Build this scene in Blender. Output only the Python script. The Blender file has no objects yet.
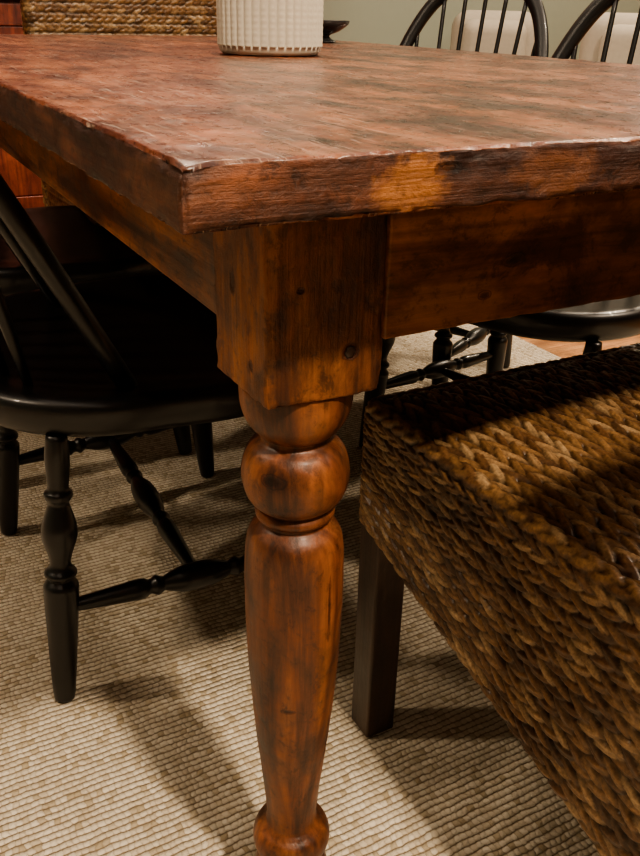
import bpy, bmesh, math, random
import numpy as np
from mathutils import Vector, Matrix, noise as mnoise
random.seed(3); np.random.seed(3)
COL=bpy.context.scene.collection

# ------------------------------------------------------------ helpers
def new_mesh(name, verts, faces, mat=None, smooth=True):
    me=bpy.data.meshes.new(name); me.from_pydata([tuple(v) for v in verts],[],[tuple(f) for f in faces]); me.update()
    if smooth: me.polygons.foreach_set("use_smooth",[True]*len(me.polygons))
    if mat: me.materials.append(mat)
    return me
def add(me,name,parent=None,loc=(0,0,0),rot=(0,0,0)):
    o=bpy.data.objects.new(name,me); COL.objects.link(o); o.location=loc; o.rotation_euler=rot
    if parent: o.parent=parent
    return o
def empty(name,loc=(0,0,0),rz=0):
    o=bpy.data.objects.new(name,None); COL.objects.link(o); o.location=loc; o.rotation_euler=(0,0,rz); o.empty_display_size=.1
    return o
def bevel(o,w,seg=3):
    m=o.modifiers.new("bevel","BEVEL"); m.width=w; m.segments=seg; m.limit_method='ANGLE'; m.angle_limit=math.radians(40)
    return o
def box(name,lo,hi,mat,parent=None,bev=0,seg=3,loc=(0,0,0)):
    x0,y0,z0=lo;x1,y1,z1=hi
    v=[(x0,y0,z0),(x1,y0,z0),(x1,y1,z0),(x0,y1,z0),(x0,y0,z1),(x1,y0,z1),(x1,y1,z1),(x0,y1,z1)]
    f=[(0,3,2,1),(4,5,6,7),(0,1,5,4),(1,2,6,5),(2,3,7,6),(3,0,4,7)]
    o=add(new_mesh(name,v,f,mat,smooth=False),name,parent,loc)
    if bev: bevel(o,bev,seg)
    return o
def worn_box(name,lo,hi,mats,parent,loc=(0,0,0),bev=.003,step=.01,amp=.0006,chip=.0016,seed=0,corner=None,fine=None):
    """box with dense cuts, small surface unevenness and chipped edges. mats=[top,x-faces,y-faces]"""
    bm=bmesh.new(); bmesh.ops.create_cube(bm,size=1); lo=Vector(lo);hi=Vector(hi);sz=hi-lo
    for v in bm.verts: v.co=Vector([lo[i]+(v.co[i]+.5)*sz[i] for i in range(3)])
    bmesh.ops.bevel(bm,geom=bm.edges[:],offset=bev,segments=3,profile=.6,affect='EDGES')
    for ax in range(3):
        no=Vector((0,0,0)); no[ax]=1
        cuts=[]; p=0
        while p<sz[ax]:
            p+= fine[0] if (fine and p<fine[1]) else step
            cuts.append(p)
        for p in cuts:
            co=Vector(lo); co[ax]=lo[ax]+p
            if bev*1.05<p<sz[ax]-bev*1.05: bmesh.ops.bisect_plane(bm,geom=bm.verts[:]+bm.edges[:]+bm.faces[:],plane_co=co,plane_no=no)
    bm.normal_update()
    so=Vector((seed*7.1,seed*3.3,0))
    for v in bm.verts:
        n=v.normal; p=v.co+so
        near=sum(1 for i in range(3) if min(v.co[i]-lo[i],hi[i]-v.co[i])<bev*1.2)
        d=amp*(mnoise.noise(p*28)+.6*mnoise.noise(p*75))
        if near>=2:
            d-=chip*(max(0,mnoise.noise(p*40)+.1)+.8*max(0,mnoise.noise(p*150)))
        if corner is not None:
            dd=(v.co-Vector(corner)).length
            if dd<.02: d-=.004*(1-dd/.02)**2
        v.co+=n*d
    for f in bm.faces:
        n=f.normal; a=max(range(3),key=lambda i:abs(n[i])); f.material_index={2:0,0:1,1:2}[a]; f.smooth=True
    me=bpy.data.meshes.new(name); bm.to_mesh(me); bm.free()
    for m in mats: me.materials.append(m)
    return add(me,name,parent,loc)
def lathe(profile,seg=32,p0=None,p1=None):
    V=[];F=[]
    if p0 is not None:
        a=Vector(p0); d=Vector(p1)-a; L=d.length; q=Vector((0,0,1)).rotation_difference(d.normalized())
    for r,z in profile:
        for k in range(seg):
            t=2*math.pi*k/seg; v=Vector((r*math.cos(t),r*math.sin(t),z if p0 is None else z*L))
            if p0 is not None: v=q@v+a
            V.append(v)
    n=len(profile)
    for i in range(n-1):
        for k in range(seg):
            k2=(k+1)%seg; F.append((i*seg+k,i*seg+k2,(i+1)*seg+k2,(i+1)*seg+k))
    F.append(tuple(reversed(range(seg)))); F.append(tuple((n-1)*seg+k for k in range(seg)))
    return V,F
def smooth_profile(pts,n=6):
    out=[]
    P=[pts[0]]+list(pts)+[pts[-1]]
    for i in range(1,len(P)-2):
        p0,p1,p2,p3=[np.array(P[j]) for j in (i-1,i,i+1,i+2)]
        for s in range(n):
            t=s/n
            q=.5*((2*p1)+(-p0+p2)*t+(2*p0-5*p1+4*p2-p3)*t*t+(-p0+3*p1-3*p2+p3)*t**3)
            out.append((max(q[0],.001),q[1]))
    out.append(tuple(pts[-1])); return out
def tube(pts,rad,seg=12,flat=1.0,up=Vector((1,0,0))):
    V=[];F=[];n=len(pts); pts=[Vector(p) for p in pts]
    for i,p in enumerate(pts):
        t=(pts[min(i+1,n-1)]-pts[max(i-1,0)]).normalized()
        a=(up-t*up.dot(t)).normalized(); b=t.cross(a)
        r=rad(i/(n-1)) if callable(rad) else rad
        for k in range(seg):
            th=2*math.pi*k/seg; V.append(p+a*(r*flat*math.cos(th))+b*(r*math.sin(th)))
    for i in range(n-1):
        for k in range(seg):
            k2=(k+1)%seg; F.append((i*seg+k,i*seg+k2,(i+1)*seg+k2,(i+1)*seg+k))
    F.append(tuple(reversed(range(seg)))); F.append(tuple((n-1)*seg+k for k in range(seg)))
    return V,F

# ------------------------------------------------------------ materials
class NT:
    def __init__(s,name):
        s.m=bpy.data.materials.new(name); s.m.use_nodes=True; s.t=s.m.node_tree; s.b=s.t.nodes["Principled BSDF"]
    def n(s,typ,**kw):
        o=s.t.nodes.new(typ)
        for k,v in kw.items(): setattr(o,k,v)
        return o
    def l(s,a,b): s.t.links.new(a,b)
    def ramp(s,fac,stops):
        r=s.n("ShaderNodeValToRGB"); e=r.color_ramp.elements
        while len(e)<len(stops): e.new(.5)
        for i,(p,c) in enumerate(stops): e[i].position=p; e[i].color=(*c,1)
        s.l(fac,r.inputs[0]); return r.outputs[0]
    def mapping(s,scale,rot=(0,0,0)):
        tc=s.n("ShaderNodeTexCoord"); mp=s.n("ShaderNodeMapping"); mp.inputs["Scale"].default_value=scale; mp.inputs["Rotation"].default_value=rot
        s.l(tc.outputs["Object"],mp.inputs[0]); return mp.outputs[0]
    def noise(s,vec,scale,detail=4,rough=.55,dist=0):
        o=s.n("ShaderNodeTexNoise"); o.inputs["Scale"].default_value=scale; o.inputs["Detail"].default_value=detail
        o.inputs["Roughness"].default_value=rough; o.inputs["Distortion"].default_value=dist
        s.l(vec,o.inputs["Vector"]); return o.outputs["Fac"]
    def mix(s,fac,a,b,mode='MIX'):
        o=s.n("ShaderNodeMix",data_type='RGBA',blend_type=mode)
        if isinstance(fac,(int,float)): o.inputs[0].default_value=fac
        else: s.l(fac,o.inputs[0])
        for i,c in ((6,a),(7,b)):
            if isinstance(c,tuple): o.inputs[i].default_value=(*c,1)
            else: s.l(c,o.inputs[i])
        return o.outputs[2]
    def math(s,op,a,b=None):
        o=s.n("ShaderNodeMath",operation=op)
        for i,c in ((0,a),(1,b)):
            if c is None: continue
            if isinstance(c,(int,float)): o.inputs[i].default_value=c
            else: s.l(c,o.inputs[i])
        return o.outputs[0]
    def bump(s,h,strength,dist):
        o=s.n("ShaderNodeBump"); o.inputs["Strength"].default_value=strength; o.inputs["Distance"].default_value=dist
        s.l(h,o.inputs["Height"]); s.l(o.outputs[0],s.b.inputs["Normal"]); return o
    def spot(s,pos,radii):
        tc=s.n("ShaderNodeTexCoord"); a=s.n("ShaderNodeVectorMath",operation='SUBTRACT'); s.l(tc.outputs["Object"],a.inputs[0]); a.inputs[1].default_value=pos
        d=s.n("ShaderNodeVectorMath",operation='DIVIDE'); s.l(a.outputs[0],d.inputs[0]); d.inputs[1].default_value=radii
        l=s.n("ShaderNodeVectorMath",operation='LENGTH'); s.l(d.outputs[0],l.inputs[0])
        return l.outputs["Value"]
def plain(name,col,rough=.5,noise=.0,coat=0,scale=20):
    t=NT(name); t.b.inputs["Roughness"].default_value=rough
    v=t.mapping((1,1,1)); f=t.noise(v,scale,5)
    c=t.mix(f,tuple(x*(1-noise) for x in col),tuple(min(1,x*(1+noise)) for x in col))
    t.l(c,t.b.inputs["Base Color"]); t.b.inputs["Coat Weight"].default_value=coat
    return t.m
def wood(name,axis,dark,mid,light,rough=.35,coat=.3,blotch=1.0,top=False,knots=(),bumps=.35,patch=None):
    t=NT(name); s=[9,9,9]; s[axis]=1.1
    v=t.mapping(tuple(s)); g=t.noise(v,2.2,8,.62,.9)
    s2=[100,100,100]; s2[axis]=4
    v2=t.mapping(tuple(s2)); fine=t.noise(v2,1.6,6,.6)
    s3=[1,1,1]; s3[axis]=.75
    v3=t.mapping((1,1,1)); v4=t.mapping(tuple(s3)); bl=t.noise(v4,16,8,.72,.5); bl2=t.noise(v4,75,7,.75,.3); big=t.noise(v3,5,3,.5,.3)
    c=t.ramp(g,[(.36,dark),(.48,mid),(.62,light)])
    c=t.mix(.6,c,t.ramp(fine,[(.33,(.4,.34,.32)),(.5,(.92,.92,.92)),(.7,(1.25,1.2,1.15))]),'MULTIPLY')
    c=t.mix(.85*blotch,c,t.ramp(bl,[(.38,(.28,.22,.2)),(.48,(.85,.85,.85)),(.62,(1.5,1.38,1.25))]),'MULTIPLY')
    c=t.mix(.7*blotch,c,t.ramp(bl2,[(.38,(.2,.17,.17)),(.46,(1,1,1)),(.66,(1.3,1.22,1.15))]),'MULTIPLY')
    vo=t.n("ShaderNodeTexVoronoi"); vo.inputs["Scale"].default_value=11; t.l(v3,vo.inputs["Vector"])
    kn=t.ramp(vo.outputs["Distance"],[(.0,(.12,.08,.08)),(.05,(.5,.45,.45)),(.10,(1,1,1))])
    c=t.mix(.6,c,kn,'MULTIPLY')
    h=t.math('ADD',t.math('MULTIPLY',fine,.5),t.math('ADD',t.math('MULTIPLY',bl,.5),t.math('MULTIPLY',bl2,.5)))
    rr=t.ramp(bl,[(.3,(rough*.75,)*3),(.7,(rough*1.35,)*3)])
    if patch:
        for pos,rad,colr,am in patch:
            d=t.spot(pos,rad); d=t.math('ADD',d,t.math('MULTIPLY',t.math('SUBTRACT',bl,.5),3.2))
            m=t.ramp(d,[(.6,(am,)*3),(1.0,(0,0,0))])
            cc=t.mix(.8,colr,t.ramp(fine,[(.33,(.45,.4,.38)),(.6,(1.1,1.1,1.1))]),'MULTIPLY')
            cc=t.mix(.6,cc,t.ramp(bl2,[(.38,(.35,.3,.28)),(.47,(1,1,1)),(.7,(1.2,1.15,1.1))]),'MULTIPLY')
            c=t.mix(m,c,cc)
    for pos,rad in knots:
        d=t.spot(pos,rad); d=t.math('ADD',d,t.math('MULTIPLY',t.math('SUBTRACT',bl2,.5),1.1))
        m=t.ramp(d,[(0,(.12,.09,.08)),(.55,(.3,.22,.2)),(.7,(.8,.7,.65)),(.82,(.35,.27,.25)),(1,(1,1,1))]); c=t.mix(.9,c,m,'MULTIPLY')
        h=t.math('ADD',h,t.math('MULTIPLY',t.ramp(d,[(.4,(0,0,0)),(.8,(1,1,1))]),.8))
    if top:
        sx=t.n("ShaderNodeSeparateXYZ"); t.l(v3,sx.inputs[0])
        px=t.math('DIVIDE',sx.outputs[0],.1931); fr=t.math('FRACT',px); fl=t.math('FLOOR',px)
        wn=t.n("ShaderNodeTexWhiteNoise",noise_dimensions='1D'); t.l(fl,wn.inputs["W"])
        c=t.mix(.4,c,t.ramp(wn.outputs["Value"],[(0,(.7,.66,.64)),(1,(1.2,1.12,1.1))]),'MULTIPLY')
        ed=t.math('ABSOLUTE',t.math('SUBTRACT',fr,.5))
        seam=t.ramp(ed,[(.490,(1,1,1)),(.497,(.45,.4,.4))])
        c=t.mix(.5,c,seam,'MULTIPLY')
        h=t.math('ADD',h,t.math('MULTIPLY',seam,.4))
        acc=None
        for sc_,rot,th in (((330,8,1),.12,.665),((270,9,1),-.75,.68),((330,12,1),1.1,.69),((240,8,1),.5,.70)):
            vs=t.mapping(sc_,(0,0,rot)); sc=t.noise(vs,2.2,2,.5)
            m=t.ramp(sc,[(th-.01,(0,0,0)),(th+.02,(1,1,1))]); acc=m if acc is None else t.math('MAXIMUM',acc,m)
        acc=t.math('MULTIPLY',acc,t.ramp(big,[(.42,(.25,)*3),(.56,(1,)*3)]))
        c=t.mix(t.math('MULTIPLY',acc,.6),c,(.46,.32,.23))
        sp1=t.noise(v3,130,6,.8,.2)
        hz=t.math('MULTIPLY',t.ramp(bl,[(.49,(0,0,0)),(.60,(1,1,1))]),t.ramp(sp1,[(.45,(.0,)*3),(.54,(1,1,1))]))
        c=t.mix(t.math('MULTIPLY',hz,.45),c,(.34,.19,.12))
        dk=t.math('MULTIPLY',t.ramp(bl,[(.38,(1,1,1)),(.48,(0,0,0))]),t.ramp(sp1,[(.45,(1,)*3),(.56,(0,0,0))]))
        c=t.mix(t.math('MULTIPLY',dk,.7),c,(.02,.007,.005))
        rr=t.ramp(t.math('ADD',t.math('MULTIPLY',bl2,.6),t.math('MULTIPLY',acc,.5)),[(.15,(rough*.7,)*3),(.7,(rough*1.7,)*3)])
        h=t.math('SUBTRACT',h,t.math('MULTIPLY',acc,.15))
    t.l(c,t.b.inputs["Base Color"]); t.l(rr,t.b.inputs["Roughness"])
    t.b.inputs["Coat Weight"].default_value=coat; t.b.inputs["Coat Roughness"].default_value=.3
    t.bump(h,bumps,.0035)
    return t.m
m_top=wood("wood_top",1,(.042,.011,.0065),(.12,.033,.015),(.23,.082,.034),rough=.30,coat=.1,top=True,blotch=.9,bumps=.28)
m_ex=wood("wood_edge_x",0,(.035,.012,.008),(.12,.042,.021),(.25,.10,.05),rough=.5,coat=.05,blotch=1,bumps=1.3,
   patch=[((.127,0,.742),(.026,.02,.028),(.40,.16,.05),.9),((.23,0,.745),(.04,.02,.02),(.24,.09,.036),.6)],knots=[((.151,0,.750),(.011,.02,.0045)),((.30,0,.742),(.006,.02,.003))])
m_ey=wood("wood_edge_y",1,(.03,.01,.006),(.09,.03,.015),(.18,.07,.03),rough=.5,coat=.05,blotch=.9,bumps=1.0)
WD,WM_,WL=(.05,.017,.007),(.175,.064,.021),(.33,.132,.046)
m_wx=wood("wood_apron_x",0,WD,WM_,WL,rough=.42,coat=.1,blotch=.8,knots=[((.272,.077,.668),(.012,.02,.006)),((.25,.077,.645),(.007,.02,.004)),((.62,.077,.65),(.012,.02,.008))],
   patch=[((.30,.077,.675),(.05,.03,.02),(.07,.022,.008),.8),((.22,.077,.64),(.05,.03,.02),(.38,.16,.05),.6)])
m_wy=wood("wood_apron_y",1,WD,WM_,WL,rough=.42,coat=.1)
m_wz=wood("wood_leg",2,(.042,.014,.0065),(.145,.048,.018),(.265,.10,.036),rough=.42,coat=.15,blotch=.8,
   knots=[((.012,-.037,.40),(.0018,.012,.035)),((-.030,-.024,.52),(.012,.012,.006)),((-.02,-.033,.30),(.006,.012,.003)),((.024,-.028,.24),(.005,.012,.004))])
m_blk=wood("wood_leg_block",2,(.05,.016,.007),(.185,.064,.021),(.35,.14,.047),rough=.46,coat=.06,blotch=.85,bumps=.8,
   knots=[((.018,-.044,.618),(.008,.02,.007)),((-.044,.01,.66),(.02,.006,.012)),((-.02,-.044,.665),(.004,.02,.003)),((-.044,-.02,.61),(.02,.004,.005))],
   patch=[((.034,-.044,.70),(.014,.03,.05),(.045,.014,.007),.8),((-.03,-.044,.60),(.016,.03,.02),(.05,.016,.008),.6)])
m_black=plain("black_lacquer",(.0065,.0065,.007),.36,.3,.15,60)
m_cab=wood("red_brown_cabinet",2,(.10,.018,.010),(.17,.032,.015),(.27,.065,.025),rough=.4,coat=.2,blotch=.4)
m_dleg=wood("dark_chair_leg",2,(.014,.007,.005),(.032,.016,.010),(.055,.027,.016),rough=.38,coat=.2,blotch=.3)
m_wall=plain("wall_paint",(.30,.33,.275),.85,.03)
m_ceil=plain("ceiling_paint",(.75,.72,.66),.9,.02)
m_trim=plain("trim_paint",(.72,.7,.64),.5,.02)
m_floor=wood("oak_floor",0,(.26,.11,.04),(.4,.19,.07),(.52,.27,.11),rough=.35,coat=.2,blotch=.4)
m_vase=plain("cream_ceramic",(.60,.56,.47),.45,.06,.1,40)
m_fabric=plain("beige_linen",(.42,.38,.32),.9,.12,0,60)
m_metal=plain("bronze_metal",(.03,.03,.032),.25,.2,.3)
# rug
t=NT("woven_rug"); v=t.mapping((1,1,1)); nz=t.noise(v,9,4)
wob=t.n("ShaderNodeVectorMath",operation='MULTIPLY_ADD'); wv=t.n("ShaderNodeTexNoise"); wv.inputs["Scale"].default_value=50; wv.inputs["Detail"].default_value=3; t.l(v,wv.inputs["Vector"])
t.l(wv.outputs["Color"],wob.inputs[0]); wob.inputs[1].default_value=(.012,.006,0); t.l(v,wob.inputs[2])
sp=t.n("ShaderNodeSeparateXYZ"); t.l(wob.outputs[0],sp.inputs[0])
ry=t.math('DIVIDE',sp.outputs[1],.0086); row=t.math('FLOOR',ry); fy=t.math('FRACT',ry)
wn=t.n("ShaderNodeTexWhiteNoise",noise_dimensions='1D'); t.l(row,wn.inputs["W"])
rx=t.math('ADD',t.math('DIVIDE',sp.outputs[0],.0075),t.math('MULTIPLY',wn.outputs["Value"],1.0)); fx=t.math('FRACT',rx); cxx=t.math('FLOOR',rx)
hy=t.math('SINE',t.math('MULTIPLY',fy,math.pi)); hx=t.math('SINE',t.math('MULTIPLY',fx,math.pi))
hh=t.math('MULTIPLY',t.math('POWER',hy,.7),t.math('ADD',.5,t.math('MULTIPLY',.5,t.math('POWER',hx,.7))))
fb=t.noise(v,420,2,.6)
hh=t.math('ADD',hh,t.math('MULTIPLY',fb,.3))
cb=t.n("ShaderNodeCombineXYZ"); t.l(cxx,cb.inputs[0]); t.l(row,cb.inputs[1])
w2=t.n("ShaderNodeTexWhiteNoise",noise_dimensions='2D'); t.l(cb.outputs[0],w2.inputs["Vector"])
base=t.ramp(w2.outputs["Value"],[(0,(.46,.38,.26)),(.2,(.64,.56,.44)),(1,(.78,.71,.59))])
base=t.mix(.5,base,t.ramp(nz,[(.35,(.8,.77,.72)),(.65,(1.1,1.08,1.05))]),'MULTIPLY')
col=t.mix(t.ramp(hh,[(.3,(0,0,0)),(.75,(1,1,1))]),(.26,.195,.12),base)
t.l(col,t.b.inputs["Base Color"]); t.b.inputs["Roughness"].default_value=.95
t.bump(hh,.8,.004); m_rug=t.m
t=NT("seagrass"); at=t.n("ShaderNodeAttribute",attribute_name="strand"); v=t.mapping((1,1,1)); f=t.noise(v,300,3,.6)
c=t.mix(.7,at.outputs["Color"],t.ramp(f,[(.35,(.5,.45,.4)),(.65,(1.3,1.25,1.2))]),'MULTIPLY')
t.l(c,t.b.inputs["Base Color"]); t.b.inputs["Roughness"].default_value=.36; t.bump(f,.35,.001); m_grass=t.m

# ------------------------------------------------------------ camera (calibrated pose)
cam=bpy.data.cameras.new("camera"); co=bpy.data.objects.new("camera",cam); COL.objects.link(co)
yaw,pitch,roll=.5046,.4561,.0248
fw=Vector((math.sin(yaw)*math.cos(pitch),math.cos(yaw)*math.cos(pitch),-math.sin(pitch)))
r=Vector((math.cos(yaw),-math.sin(yaw),0)); u=r.cross(fw)
c_,s_=math.cos(roll),math.sin(roll); r2=c_*r+s_*u; u2=-s_*r+c_*u
co.matrix_world=Matrix((( r2.x,u2.x,-fw.x,-.1338),(r2.y,u2.y,-fw.y,-.3808),(r2.z,u2.z,-fw.z,.8244),(0,0,0,1)))
cam.lens=852.44/856*36; cam.sensor_width=36; cam.clip_start=.02
bpy.context.scene.camera=co
try: bpy.context.scene.view_settings.look='AgX - Medium High Contrast'
except Exception as ex: print(ex)

# ------------------------------------------------------------ room
X0,X1,Y0,Y1,ZC=-2.2,5.2,-3.0,3.7,2.6
box("floor",(X0,Y0,-.05),(X1,Y1,0),m_floor)
box("ceiling",(X0,Y0,ZC),(X1,Y1,ZC+.05),m_ceil)
box("wall_north",(X0,Y1,0),(X1,Y1+.1,ZC),m_wall); box("wall_south",(X0,Y0-.1,0),(X1,Y0,ZC),m_wall)
box("wall_west",(X0-.1,Y0,0),(X0,Y1,ZC),m_wall); box("wall_east",(X1,Y0,0),(X1+.1,Y1,ZC),m_wall)
box("baseboard_north",(X0,Y1-.015,0),(X1,Y1,.12),m_trim,bev=.004); box("baseboard_east",(X1-.015,Y0,0),(X1,Y1,.12),m_trim,bev=.004)
box("baseboard_west",(X0,Y0,0),(X0+.015,Y1,.12),m_trim,bev=.004)
box("area_rug",(-1.3,-1.3,0),(1.45,2.5,.009),m_rug,bev=.003)
RZ=.009

# ------------------------------------------------------------ table
W,Lt,H,T=.9655,1.8,.76,.0325
tab=empty("dining_table")
worn_box("tabletop",(0,0,H-T),(W,Lt,H),[m_top,m_ey,m_ex],tab,bev=.0025,step=.012,amp=.0008,chip=.0040,corner=(0,0,H),fine=(.003,.5))
ox,b=.081,.088; ZB=.585; ZA=.624
worn_box("apron_front",(ox+b-.002,ox-.004,ZA),(W-ox-b+.002,ox+.02,H-T),[m_wx]*3,tab,amp=.0005,bev=.002,seed=2)
box("apron_back",(ox+b-.002,Lt-ox-.02,ZA),(W-ox-b+.002,Lt-ox,H-T),m_wx,tab,.002)
box("apron_left",(ox+.002,ox+b-.002,ZA),(ox+.024,Lt-ox-b+.002,H-T),m_wy,tab,.002)
box("apron_right",(W-ox-.024,ox+b-.002,ZA),(W-ox-.002,Lt-ox-b+.002,H-T),m_wy,tab,.002)
prof=[(.012,RZ),(.022,RZ+.002),(.026,.02),(.033,.045),(.036,.064),(.033,.078),(.027,.087),(.026,.091),
 (.033,.097),(.0365,.107),(.0365,.116),(.033,.125),(.027,.131),(.0235,.138),(.0245,.162),(.027,.19),(.0315,.235),(.036,.29),(.0388,.34),(.040,.385),(.040,.42),(.0390,.445),(.036,.458),(.030,.4655),
 (.0275,.468),(.0275,.471),(.0305,.4735),(.0312,.477),(.0295,.4805),(.0285,.4825),(.034,.487),(.0385,.4945),(.0412,.505),(.0412,.515),(.0385,.526),(.034,.5335),(.0275,.538),
 (.0262,.5405),(.0262,.543),(.030,.546),(.0345,.551),(.0385,.558),(.041,.567),(.0418,.576),(.0418,.583),(.040,.587)]
P=smooth_profile(prof,5)
V,F=lathe(P,72)
V=[Vector((v.x*(1+.014*mnoise.noise(v*30)),v.y*(1+.014*mnoise.noise(v*30+Vector((5,0,0)))),v.z)) for v in V]
me_turn=new_mesh("turned_leg",V,F,m_wz)
for i,(cx,cy) in enumerate([(ox+b/2,ox+b/2),(W-ox-b/2,ox+b/2),(ox+b/2,Lt-ox-b/2),(W-ox-b/2,Lt-ox-b/2)]):
    add(me_turn,"leg_%d"%(i+1),tab,(cx,cy,0))
    worn_box("leg_block_%d"%(i+1),(-b/2,-b/2,ZB),(b/2,b/2,H-T),[m_blk]*3,tab,(cx,cy,0),bev=.0022,step=.0035 if i==0 else .02,amp=.0006,chip=.0032,seed=i)
V,F=lathe([(.0045,0),(.0045,.0006),(.003,.001)],6)
V=[Vector((v[0],-v[2],v[1])) for v in V]
add(new_mesh("peg",V,F,m_dleg),"peg",tab,(ox+b/2+.018,ox+.0002,.618))

# ------------------------------------------------------------ windsor chair
SZ=.412
def seat_mesh():
    n=72; out=[]
    for k in range(n):
        th=2*math.pi*k/n; c,s=math.cos(th),math.sin(th)
        x=.255*math.copysign(abs(c)**.8,c); y=.262*math.copysign(abs(s)**.72,s)
        y*= 1-.10*max(0,-x/.255)
        y*= 1-.045*math.exp(-((x+.03)/.07)**2)
        x+= -.018*math.exp(-(y/.06)**2)*(1 if c<0 else 0)*-1
        out.append((x,y))
    rings=[(.02,-.013),(.25,-.014),(.5,-.015),(.7,-.012),(.84,-.005),(.92,-.001),(.965,-.001),(.99,-.005),(1,-.012),(.998,-.026),(.985,-.038),(.95,-.048),(.88,-.054),(.5,-.056),(.02,-.056)]
    V=[];F=[]
    for kk,z in rings:
        for x,y in out: V.append((x*kk,y*kk,SZ+z+.010))
    m=len(rings)
    for i in range(m-1):
        for k in range(n):
            k2=(k+1)%n; F.append((i*n+k,(i+1)*n+k,(i+1)*n+k2,i*n+k2))
    F.append(tuple(range(n))); F.append(tuple(reversed([(m-1)*n+k for k in range(n)])))
    return new_mesh("seat",V,F,m_black)
legp=smooth_profile([(.0125,0),(.0135,.01),(.016,.10),(.0195,.30),(.0215,.43),(.021,.46),(.017,.475),(.0145,.485),(.019,.497),(.0195,.51),(.0145,.525),(.0125,.545),(.015,.58),(.0205,.63),(.0215,.67),(.018,.71),(.0135,.75),(.0125,.765),(.0165,.785),(.0165,.80),(.0125,.815),(.0135,.86),(.0145,.93),(.012,1)],3)
strp=smooth_profile([(.0075,0),(.0085,.05),(.0125,.22),(.0135,.29),(.0095,.32),(.0135,.345),(.0095,.37),(.011,.385),(.017,.44),(.0185,.5),(.017,.56),(.011,.615),(.0095,.63),(.0135,.655),(.0095,.68),(.0135,.71),(.0125,.78),(.0085,.95),(.0075,1)],3)
feet={'back_right':(-.195,-.222),'front_right':(.18,-.243),'front_left':(.19,.25),'back_left':(-.187,.212)}
tops={k:(v[0]*.82,v[1]*.90) for k,v in feet.items()}
def bowpt(t):
    a=math.pi*t
    zt=.90
    y=-math.cos(a)
    yy=.222*math.copysign(abs(y)**.62,y); h=abs(math.sin(a))**.85
    z=SZ-.01+(zt-SZ)*h
    w=1-.22*max(0,1-h/.42)**1.3 if h<.42 else 1
    yy*=w
    x=-.066-.50*(z-SZ)+.05*max(0,(h-.6))
    return Vector((x,yy,z))
def build_windsor_meshes():
    M={}
    M['seat']=seat_mesh()
    zs=SZ-.035; z0=RZ+.003
    for k in feet:
        V,F=lathe(legp,20,(feet[k][0],feet[k][1],z0),(tops[k][0],tops[k][1],zs)); M['leg_'+k]=new_mesh('leg',V,F,m_black)
    def at(k,z):
        f=Vector((*feet[k],z0)); t_=Vector((*tops[k],zs)); return f+(t_-f)*((z-z0)/(zs-z0))
    for side in ('right','left'):
        a=at('back_'+side,.145); c=at('front_'+side,.145); V,F=lathe(strp,18,a,c); M['stretcher_'+side]=new_mesh('stretcher',V,F,m_black)
        if side=='right': m1=(a+c)/2
        else: m2=(a+c)/2
    V,F=lathe(strp,18,m1,m2); M['stretcher_cross']=new_mesh('stretcher',V,F,m_black)
    pts=[bowpt(i/60) for i in range(61)]
    V,F=tube(pts,.0165,14,.75); M['bow']=new_mesh('bow',V,F,m_black)
    N=7
    for i in range(N):
        q=(i-(N-1)/2)/((N-1)/2); yb=.13*q; xb=-.205+.035*q*q
        yt=.165*q
        best=min((bowpt(.5+.45*j/400*(1 if yt>0 else -1)) for j in range(401)),key=lambda p:abs(p.y-yt)) if abs(yt)>1e-4 else bowpt(.5)
        p0=Vector((xb,yb,SZ-.01)); p1=best
        V,F=tube([p0.lerp(p1,j/12) for j in range(13)],lambda s:.0050+.0030*math.exp(-((s-.3)/.22)**2),10); M['spindle_%d'%(i+1)]=new_mesh('spindle',V,F,m_black)
    return M
WM=build_windsor_meshes()
def windsor(name,x,y,rz):
    e=empty(name,(x,y,0),rz)
    for k,me in WM.items(): add(me,k,e)
    return e
windsor("windsor_chair",.184,.735,0)
windsor("windsor_chair.001",.184,1.33,math.radians(1))
windsor("windsor_chair.002",W-.03,.75,math.pi+.20)
windsor("windsor_chair.003",W+.05,1.31,math.pi+.38)

# ------------------------------------------------------------ woven seagrass
pal=np.array([(.25,.143,.065),(.185,.10,.043),(.40,.275,.15),(.12,.06,.028),(.23,.133,.06),(.065,.033,.017),(.32,.205,.105),(.15,.082,.036)])
def hsh(a,b,s):
    x=np.sin(a*78.233+b*37.719+s*11.3)*43758.5453; return x-np.floor(x)
def weave(u,v,pu,pv,seed=0,ang=.36):
    """braided rows: overlapping slanted strands, lean alternates row to row"""
    row0=np.floor(v); H=np.full(u.shape,-1.0); ID=np.zeros(u.shape)
    for dr in (-1,0,1):
        row=row0+dr; rr=hsh(row,0*row,seed)
        sgn=np.where(np.mod(row,2)==0,1.,-.6)
        uo=u/pu+.5*np.mod(row,2)+.4*rr
        c0=np.floor(uo)
        for dc in (-1,0,1):
            ci=c0+dc; j=hsh(ci,row,seed); j2=hsh(ci+31,row+7,seed)
            du=(uo-ci-.5-.2*(j-.5))*pu; dv=(v-row-.5-.12*(j2-.5))*pv
            a=sgn*(ang+.2*(j-.5)); ca,sa=np.cos(a),np.sin(a)
            p=du*ca+dv*sa; q=-du*sa+dv*ca
            L=pu*.84; Wd=pv*.53*(1+.2*(j2-.5))
            q=q+ .12*Wd*np.sin(p/L*3)
            e=np.abs(p/L)**2.2+(q/Wd)**2
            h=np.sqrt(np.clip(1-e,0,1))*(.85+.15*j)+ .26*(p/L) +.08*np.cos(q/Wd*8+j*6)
            h=np.where(e<1,h,-1)
            m=h>H; H=np.where(m,h,H); ID=np.where(m,j,ID)
    return np.clip(H,0,1.3),ID
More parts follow.
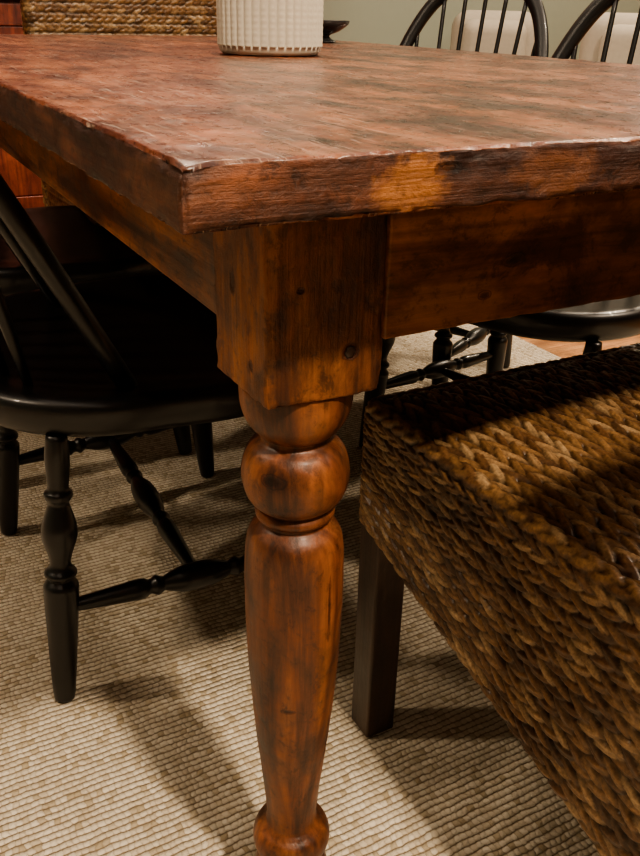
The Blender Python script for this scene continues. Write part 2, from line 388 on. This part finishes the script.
def color_attr(me,idv,h):
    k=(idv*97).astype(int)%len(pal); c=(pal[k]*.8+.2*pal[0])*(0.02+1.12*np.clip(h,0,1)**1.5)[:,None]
    c=np.concatenate([c,np.ones((len(c),1))],1).astype(np.float32)
    a=me.color_attributes.new("strand",'FLOAT_COLOR','POINT'); a.data.foreach_set("color",c.ravel())
def grid_faces(nu,nv,wrap):
    i=np.arange(nv-1)[:,None]; j=np.arange(nu if wrap else nu-1)[None,:]; j2=(j+1)%nu
    return np.stack([i*nu+j,i*nu+j2,(i+1)*nu+j2,(i+1)*nu+j],-1).reshape(-1,4)
def woven_block(name,x0,x1,y0,y1,zt,zb,rows,parent,res=.0025,pu=.0195,amp=.0055,crown=.012,rowp=.0094,rc=.018,seed=0):
    pts=[];nr=[]
    def seg(a,b_,n_):
        L=math.dist(a,b_);n=max(2,int(L/res))
        for k in range(n): pts.append((a[0]+(b_[0]-a[0])*k/n,a[1]+(b_[1]-a[1])*k/n)); nr.append(n_)
    def arc(c,a0):
        n=max(4,int(rc*1.57/res))
        for k in range(n):
            th=a0+math.pi/2*k/n; pts.append((c[0]+rc*math.cos(th),c[1]+rc*math.sin(th))); nr.append((math.cos(th),math.sin(th)))
    seg((x0+rc,y0),(x1-rc,y0),(0,-1)); arc((x1-rc,y0+rc),-math.pi/2)
    seg((x1,y0+rc),(x1,y1-rc),(1,0)); arc((x1-rc,y1-rc),0)
    seg((x1-rc,y1),(x0+rc,y1),(0,1)); arc((x0+rc,y1-rc),math.pi/2)
    seg((x0,y1-rc),(x0,y0+rc),(-1,0)); arc((x0+rc,y0+rc),math.pi)
    P=np.array(pts);N=np.array(nr); d=np.r_[0,np.cumsum(np.hypot(*np.diff(P,axis=0).T))]
    zbv=np.array([zb(y) for y in P[:,1]]); H_=zt-zbv
    nvt=max(8,int(H_.mean()/res)); re=.012; nb=8; pv=H_.mean()/rows
    tt=np.linspace(0,1,nvt)
    Vv=[];hh=[];ii=[]
    for t_ in tt:
        z=zbv+(H_-re)*t_
        h,idv=weave(d,np.full_like(d,t_*rows),pu,pv,seed)
        Vv.append(np.c_[P+N*(h*amp-amp*.5)[:,None],z]); hh.append(h); ii.append(idv)
    for k in range(1,nb+1):
        a=math.pi/2*k/nb; t_=1+(re*a)/pv/rows
        h,idv=weave(d,np.full_like(d,t_*rows),pu,pv,seed); off=(h-.5)*amp
        q=P-N*(re*(1-math.cos(a))-off*math.cos(a))[:,None]; z=zt-re+re*math.sin(a)+off*math.sin(a)
        Vv.append(np.c_[q,z]); hh.append(h); ii.append(idv)
    Vv.append(np.c_[P-N*(.03),np.full(len(P),zt-.01)]); hh.append(h*.3); ii.append(idv)
    V=np.concatenate(Vv); F=grid_faces(len(P),len(Vv),True)
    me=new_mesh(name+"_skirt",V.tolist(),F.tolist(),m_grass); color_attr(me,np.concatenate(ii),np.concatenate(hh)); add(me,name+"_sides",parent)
    e=.008
    nx=int((x1-x0-2*e)/res);ny=int((y1-y0-2*e)/res)
    X,Y=np.meshgrid(np.linspace(x0+e,x1-e,nx),np.linspace(y0+e,y1-e,ny))
    X=X.ravel();Y=Y.ravel()
    h,idv=weave(Y+.003*np.sin(X*25),(X-x0)/rowp+.15*np.sin(Y*14),pu*1.15,rowp,seed+5)
    ex=np.minimum(np.minimum(X-x0-e,x1-e-X),np.minimum(Y-y0-e,y1-e-Y))
    Z=zt-.001+(h-.5)*amp+crown*(1-np.exp(-ex/.06))-.012*np.exp(-ex/.004)
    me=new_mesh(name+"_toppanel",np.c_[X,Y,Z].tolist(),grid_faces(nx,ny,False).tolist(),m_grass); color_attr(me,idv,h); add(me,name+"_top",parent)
    zz=max(zb(y0),zb(y1))+.012
    box(name+"_core",(x0+.02,y0+.02,zz),(x1-.02,y1-.02,zt-.015),m_dleg,parent)
def woven_chair(name,loc,rz,res):
    e=empty(name,loc,rz); w=.49; d=.50
    def zb(y):
        s=min(1,max(0,-y/.42)); return .315-.105*s
    woven_block("seat",0,w,-d,0,.458,zb,20,e,res)
    woven_block("backrest",0,w,-d-.055,-d+.01,.86,lambda y:.20,60,e,max(res,.003),crown=.004,seed=9)
    for i,(x,y) in enumerate([(.004,-.046),(w-.044,-.046),(.004,-d-.02),(w-.044,-d-.02)]):
        box("leg_%d"%(i+1),(x,y,RZ+.001),(x+.040,y+.040,.36),m_dleg,e,.003)
    return e
woven_chair("seagrass_dining_chair",(.300,.318,0),0,.0013)
woven_chair("seagrass_dining_chair.001",(.80,1.40,0),math.pi,.003)

# ------------------------------------------------------------ vase
def vase():
    n=360; R0=.080; prof=[(.064,0),(.074,.001),(.0785,.006),(.080,.012)]
    zz=[.012+.128*i/60 for i in range(61)]
    V=[];F=[]
    rings=[(r,z,0) for r,z in prof]+[(R0,z,1) for z in zz]+[(.0795,.146,.3),(.077,.149,0),(.073,.148,0),(.071,.14,0),(.070,.02,0),(.02,.015,0)]
    for r,z,k in rings:
        for j in range(n):
            th=2*math.pi*j/n; rib=abs(math.sin(th*20)); bead=.8+.2*abs(math.sin(math.pi*z/.0085))
            rr=r+k*(.0030*rib**.6*bead-.0014)
            V.append((rr*math.cos(th),rr*math.sin(th),z))
    m=len(rings)
    for i in range(m-1):
        for j in range(n):
            j2=(j+1)%n; F.append((i*n+j,i*n+j2,(i+1)*n+j2,(i+1)*n+j))
    F.append(tuple(reversed(range(n)))); F.append(tuple((m-1)*n+j for j in range(n)))
    add(new_mesh("ribbed_ceramic_planter",V,F,m_vase),"ribbed_ceramic_planter",None,(.485,.93,H+.0008))
vase()
V,F=lathe(smooth_profile([(.02,0),(.024,.002),(.012,.008),(.01,.014),(.03,.022),(.048,.034),(.052,.042),(.049,.042),(.03,.027),(.004,.02)],4),40)
add(new_mesh("small_pedestal_bowl",V,F,m_metal),"small_pedestal_bowl",None,(.85,1.42,H+.0008))

# ------------------------------------------------------------ cabinet
cab=empty("wooden_hutch",(-1.0,3.05,0))
cw=2.45
box("carcass",(0,.02,.06),(cw,.6,2.0),m_cab,cab,.004)
box("plinth",(.02,.04,0),(cw-.02,.6,.07),m_cab,cab)
box("crown",(-.03,-.02,2.0),(cw+.03,.6,2.07),m_cab,cab,.01)
for i in range(4):
    x=.03+i*(cw-.06)/4; wd=(cw-.06)/4-.02
    for (za,zc) in ((.09,.82),(.90,1.97)):
        tag="lower" if za<.5 else "upper"
        box("door_%s_panel_%d"%(tag,i+1),(x+.07,.008,za+.07),(x+wd-.07,.03,zc-.07),m_cab,cab,.006)
        for nm,lo,hi in (("a",(x,-.002,za),(x+.07,.03,zc)),("b",(x+wd-.07,-.002,za),(x+wd,.03,zc)),("c",(x+.07,-.002,za),(x+wd-.07,.03,za+.07)),("d",(x+.07,-.002,zc-.07),(x+wd-.07,.03,zc))):
            box("door_%s_frame_%d%s"%(tag,i+1,nm),lo,hi,m_cab,cab,.003)
box("counter",(-.02,-.03,.84),(cw+.02,.3,.875),m_cab,cab,.006)

# ------------------------------------------------------------ upholstered armchairs
def armchair(name,loc,rz,k=1.0):
    e=empty(name,loc,rz)
    def cushion(nm,lo,hi,bv):
        lo=(lo[0]*k,lo[1],lo[2]);hi=(hi[0]*k,hi[1],hi[2])
        o=box(nm,lo,hi,m_fabric,e,bv,6); o.data.polygons.foreach_set("use_smooth",[True]*6); return o
    cushion("base",(-.36,-.36,.12),(.36,.36,.30),.03)
    cushion("seat_cushion",(-.25,-.37,.30),(.25,.25,.45),.05)
    cushion("backrest",(-.34,.22,.28),(.34,.42,.84),.08)
    cushion("back_cushion",(-.25,.1,.45),(.25,.25,.80),.06)
    cushion("arm_1",(-.37,-.35,.28),(-.25,.3,.60),.04); cushion("arm_2",(.25,-.35,.28),(.37,.3,.60),.04)
    for i,(x,y) in enumerate(((-.3,-.3),(.3,-.3),(-.3,.34),(.3,.34))):
        V,F=lathe([(.014,0),(.022,.125)],16); add(new_mesh("foot",V,F,m_dleg),"foot_%d"%(i+1),e,(x*k,y,0))
armchair("upholstered_armchair",(2.62,3.05,0),math.radians(-40),.62)
armchair("upholstered_armchair.001",(2.54,1.98,0),math.radians(-50),.95)

# ------------------------------------------------------------ lights
def spot(name,loc,tgt,e,col,size,ang,blend=.4):
    l=bpy.data.lights.new(name,'SPOT'); l.energy=e; l.color=col; l.shadow_soft_size=size; l.spot_size=math.radians(ang); l.spot_blend=blend
    o=bpy.data.objects.new(name,l); COL.objects.link(o); o.location=loc; o.rotation_euler=(Vector(tgt)-Vector(loc)).to_track_quat('-Z','Y').to_euler()
def area(name,loc,tgt,e,col,sx,sy):
    l=bpy.data.lights.new(name,'AREA'); l.energy=e; l.color=col; l.shape='RECTANGLE'; l.size=sx; l.size_y=sy
    o=bpy.data.objects.new(name,l); COL.objects.link(o); o.location=loc; o.rotation_euler=(Vector(tgt)-Vector(loc)).to_track_quat('-Z','Y').to_euler()
warm=(1,.81,.60)
spot("recessed_light_key",(.30,-1.3,ZC-.03),(.3,.2,0),370,warm,.08,100)
spot("recessed_light_right",(2.3,.1,ZC-.03),(.8,.5,.2),160,warm,.08,110)
spot("recessed_light_left",(-1.5,1.2,ZC-.03),(.1,.9,.1),105,warm,.08,100)
spot("living_wall_fill",(3.4,2.2,ZC-.03),(3.0,2.6,0),220,warm,.06,150)  # added fill to brighten the living area wall, no known fixture
spot("tabletop_glare_fill",(.9,2.6,ZC-.03),(.9,2.2,0),105,warm,.08,160)  # added spot beyond the table to raise glare on its top
area("ambient_fill",(1.2,.6,ZC-.04),(1.2,.6,0),55,(1,.87,.72),4,4)  # added soft ambient fill below the ceiling, not a fixture
w=bpy.data.worlds.new("world"); bpy.context.scene.world=w; w.use_nodes=True
w.node_tree.nodes["Background"].inputs[0].default_value=(1,.85,.7,1); w.node_tree.nodes["Background"].inputs[1].default_value=.1
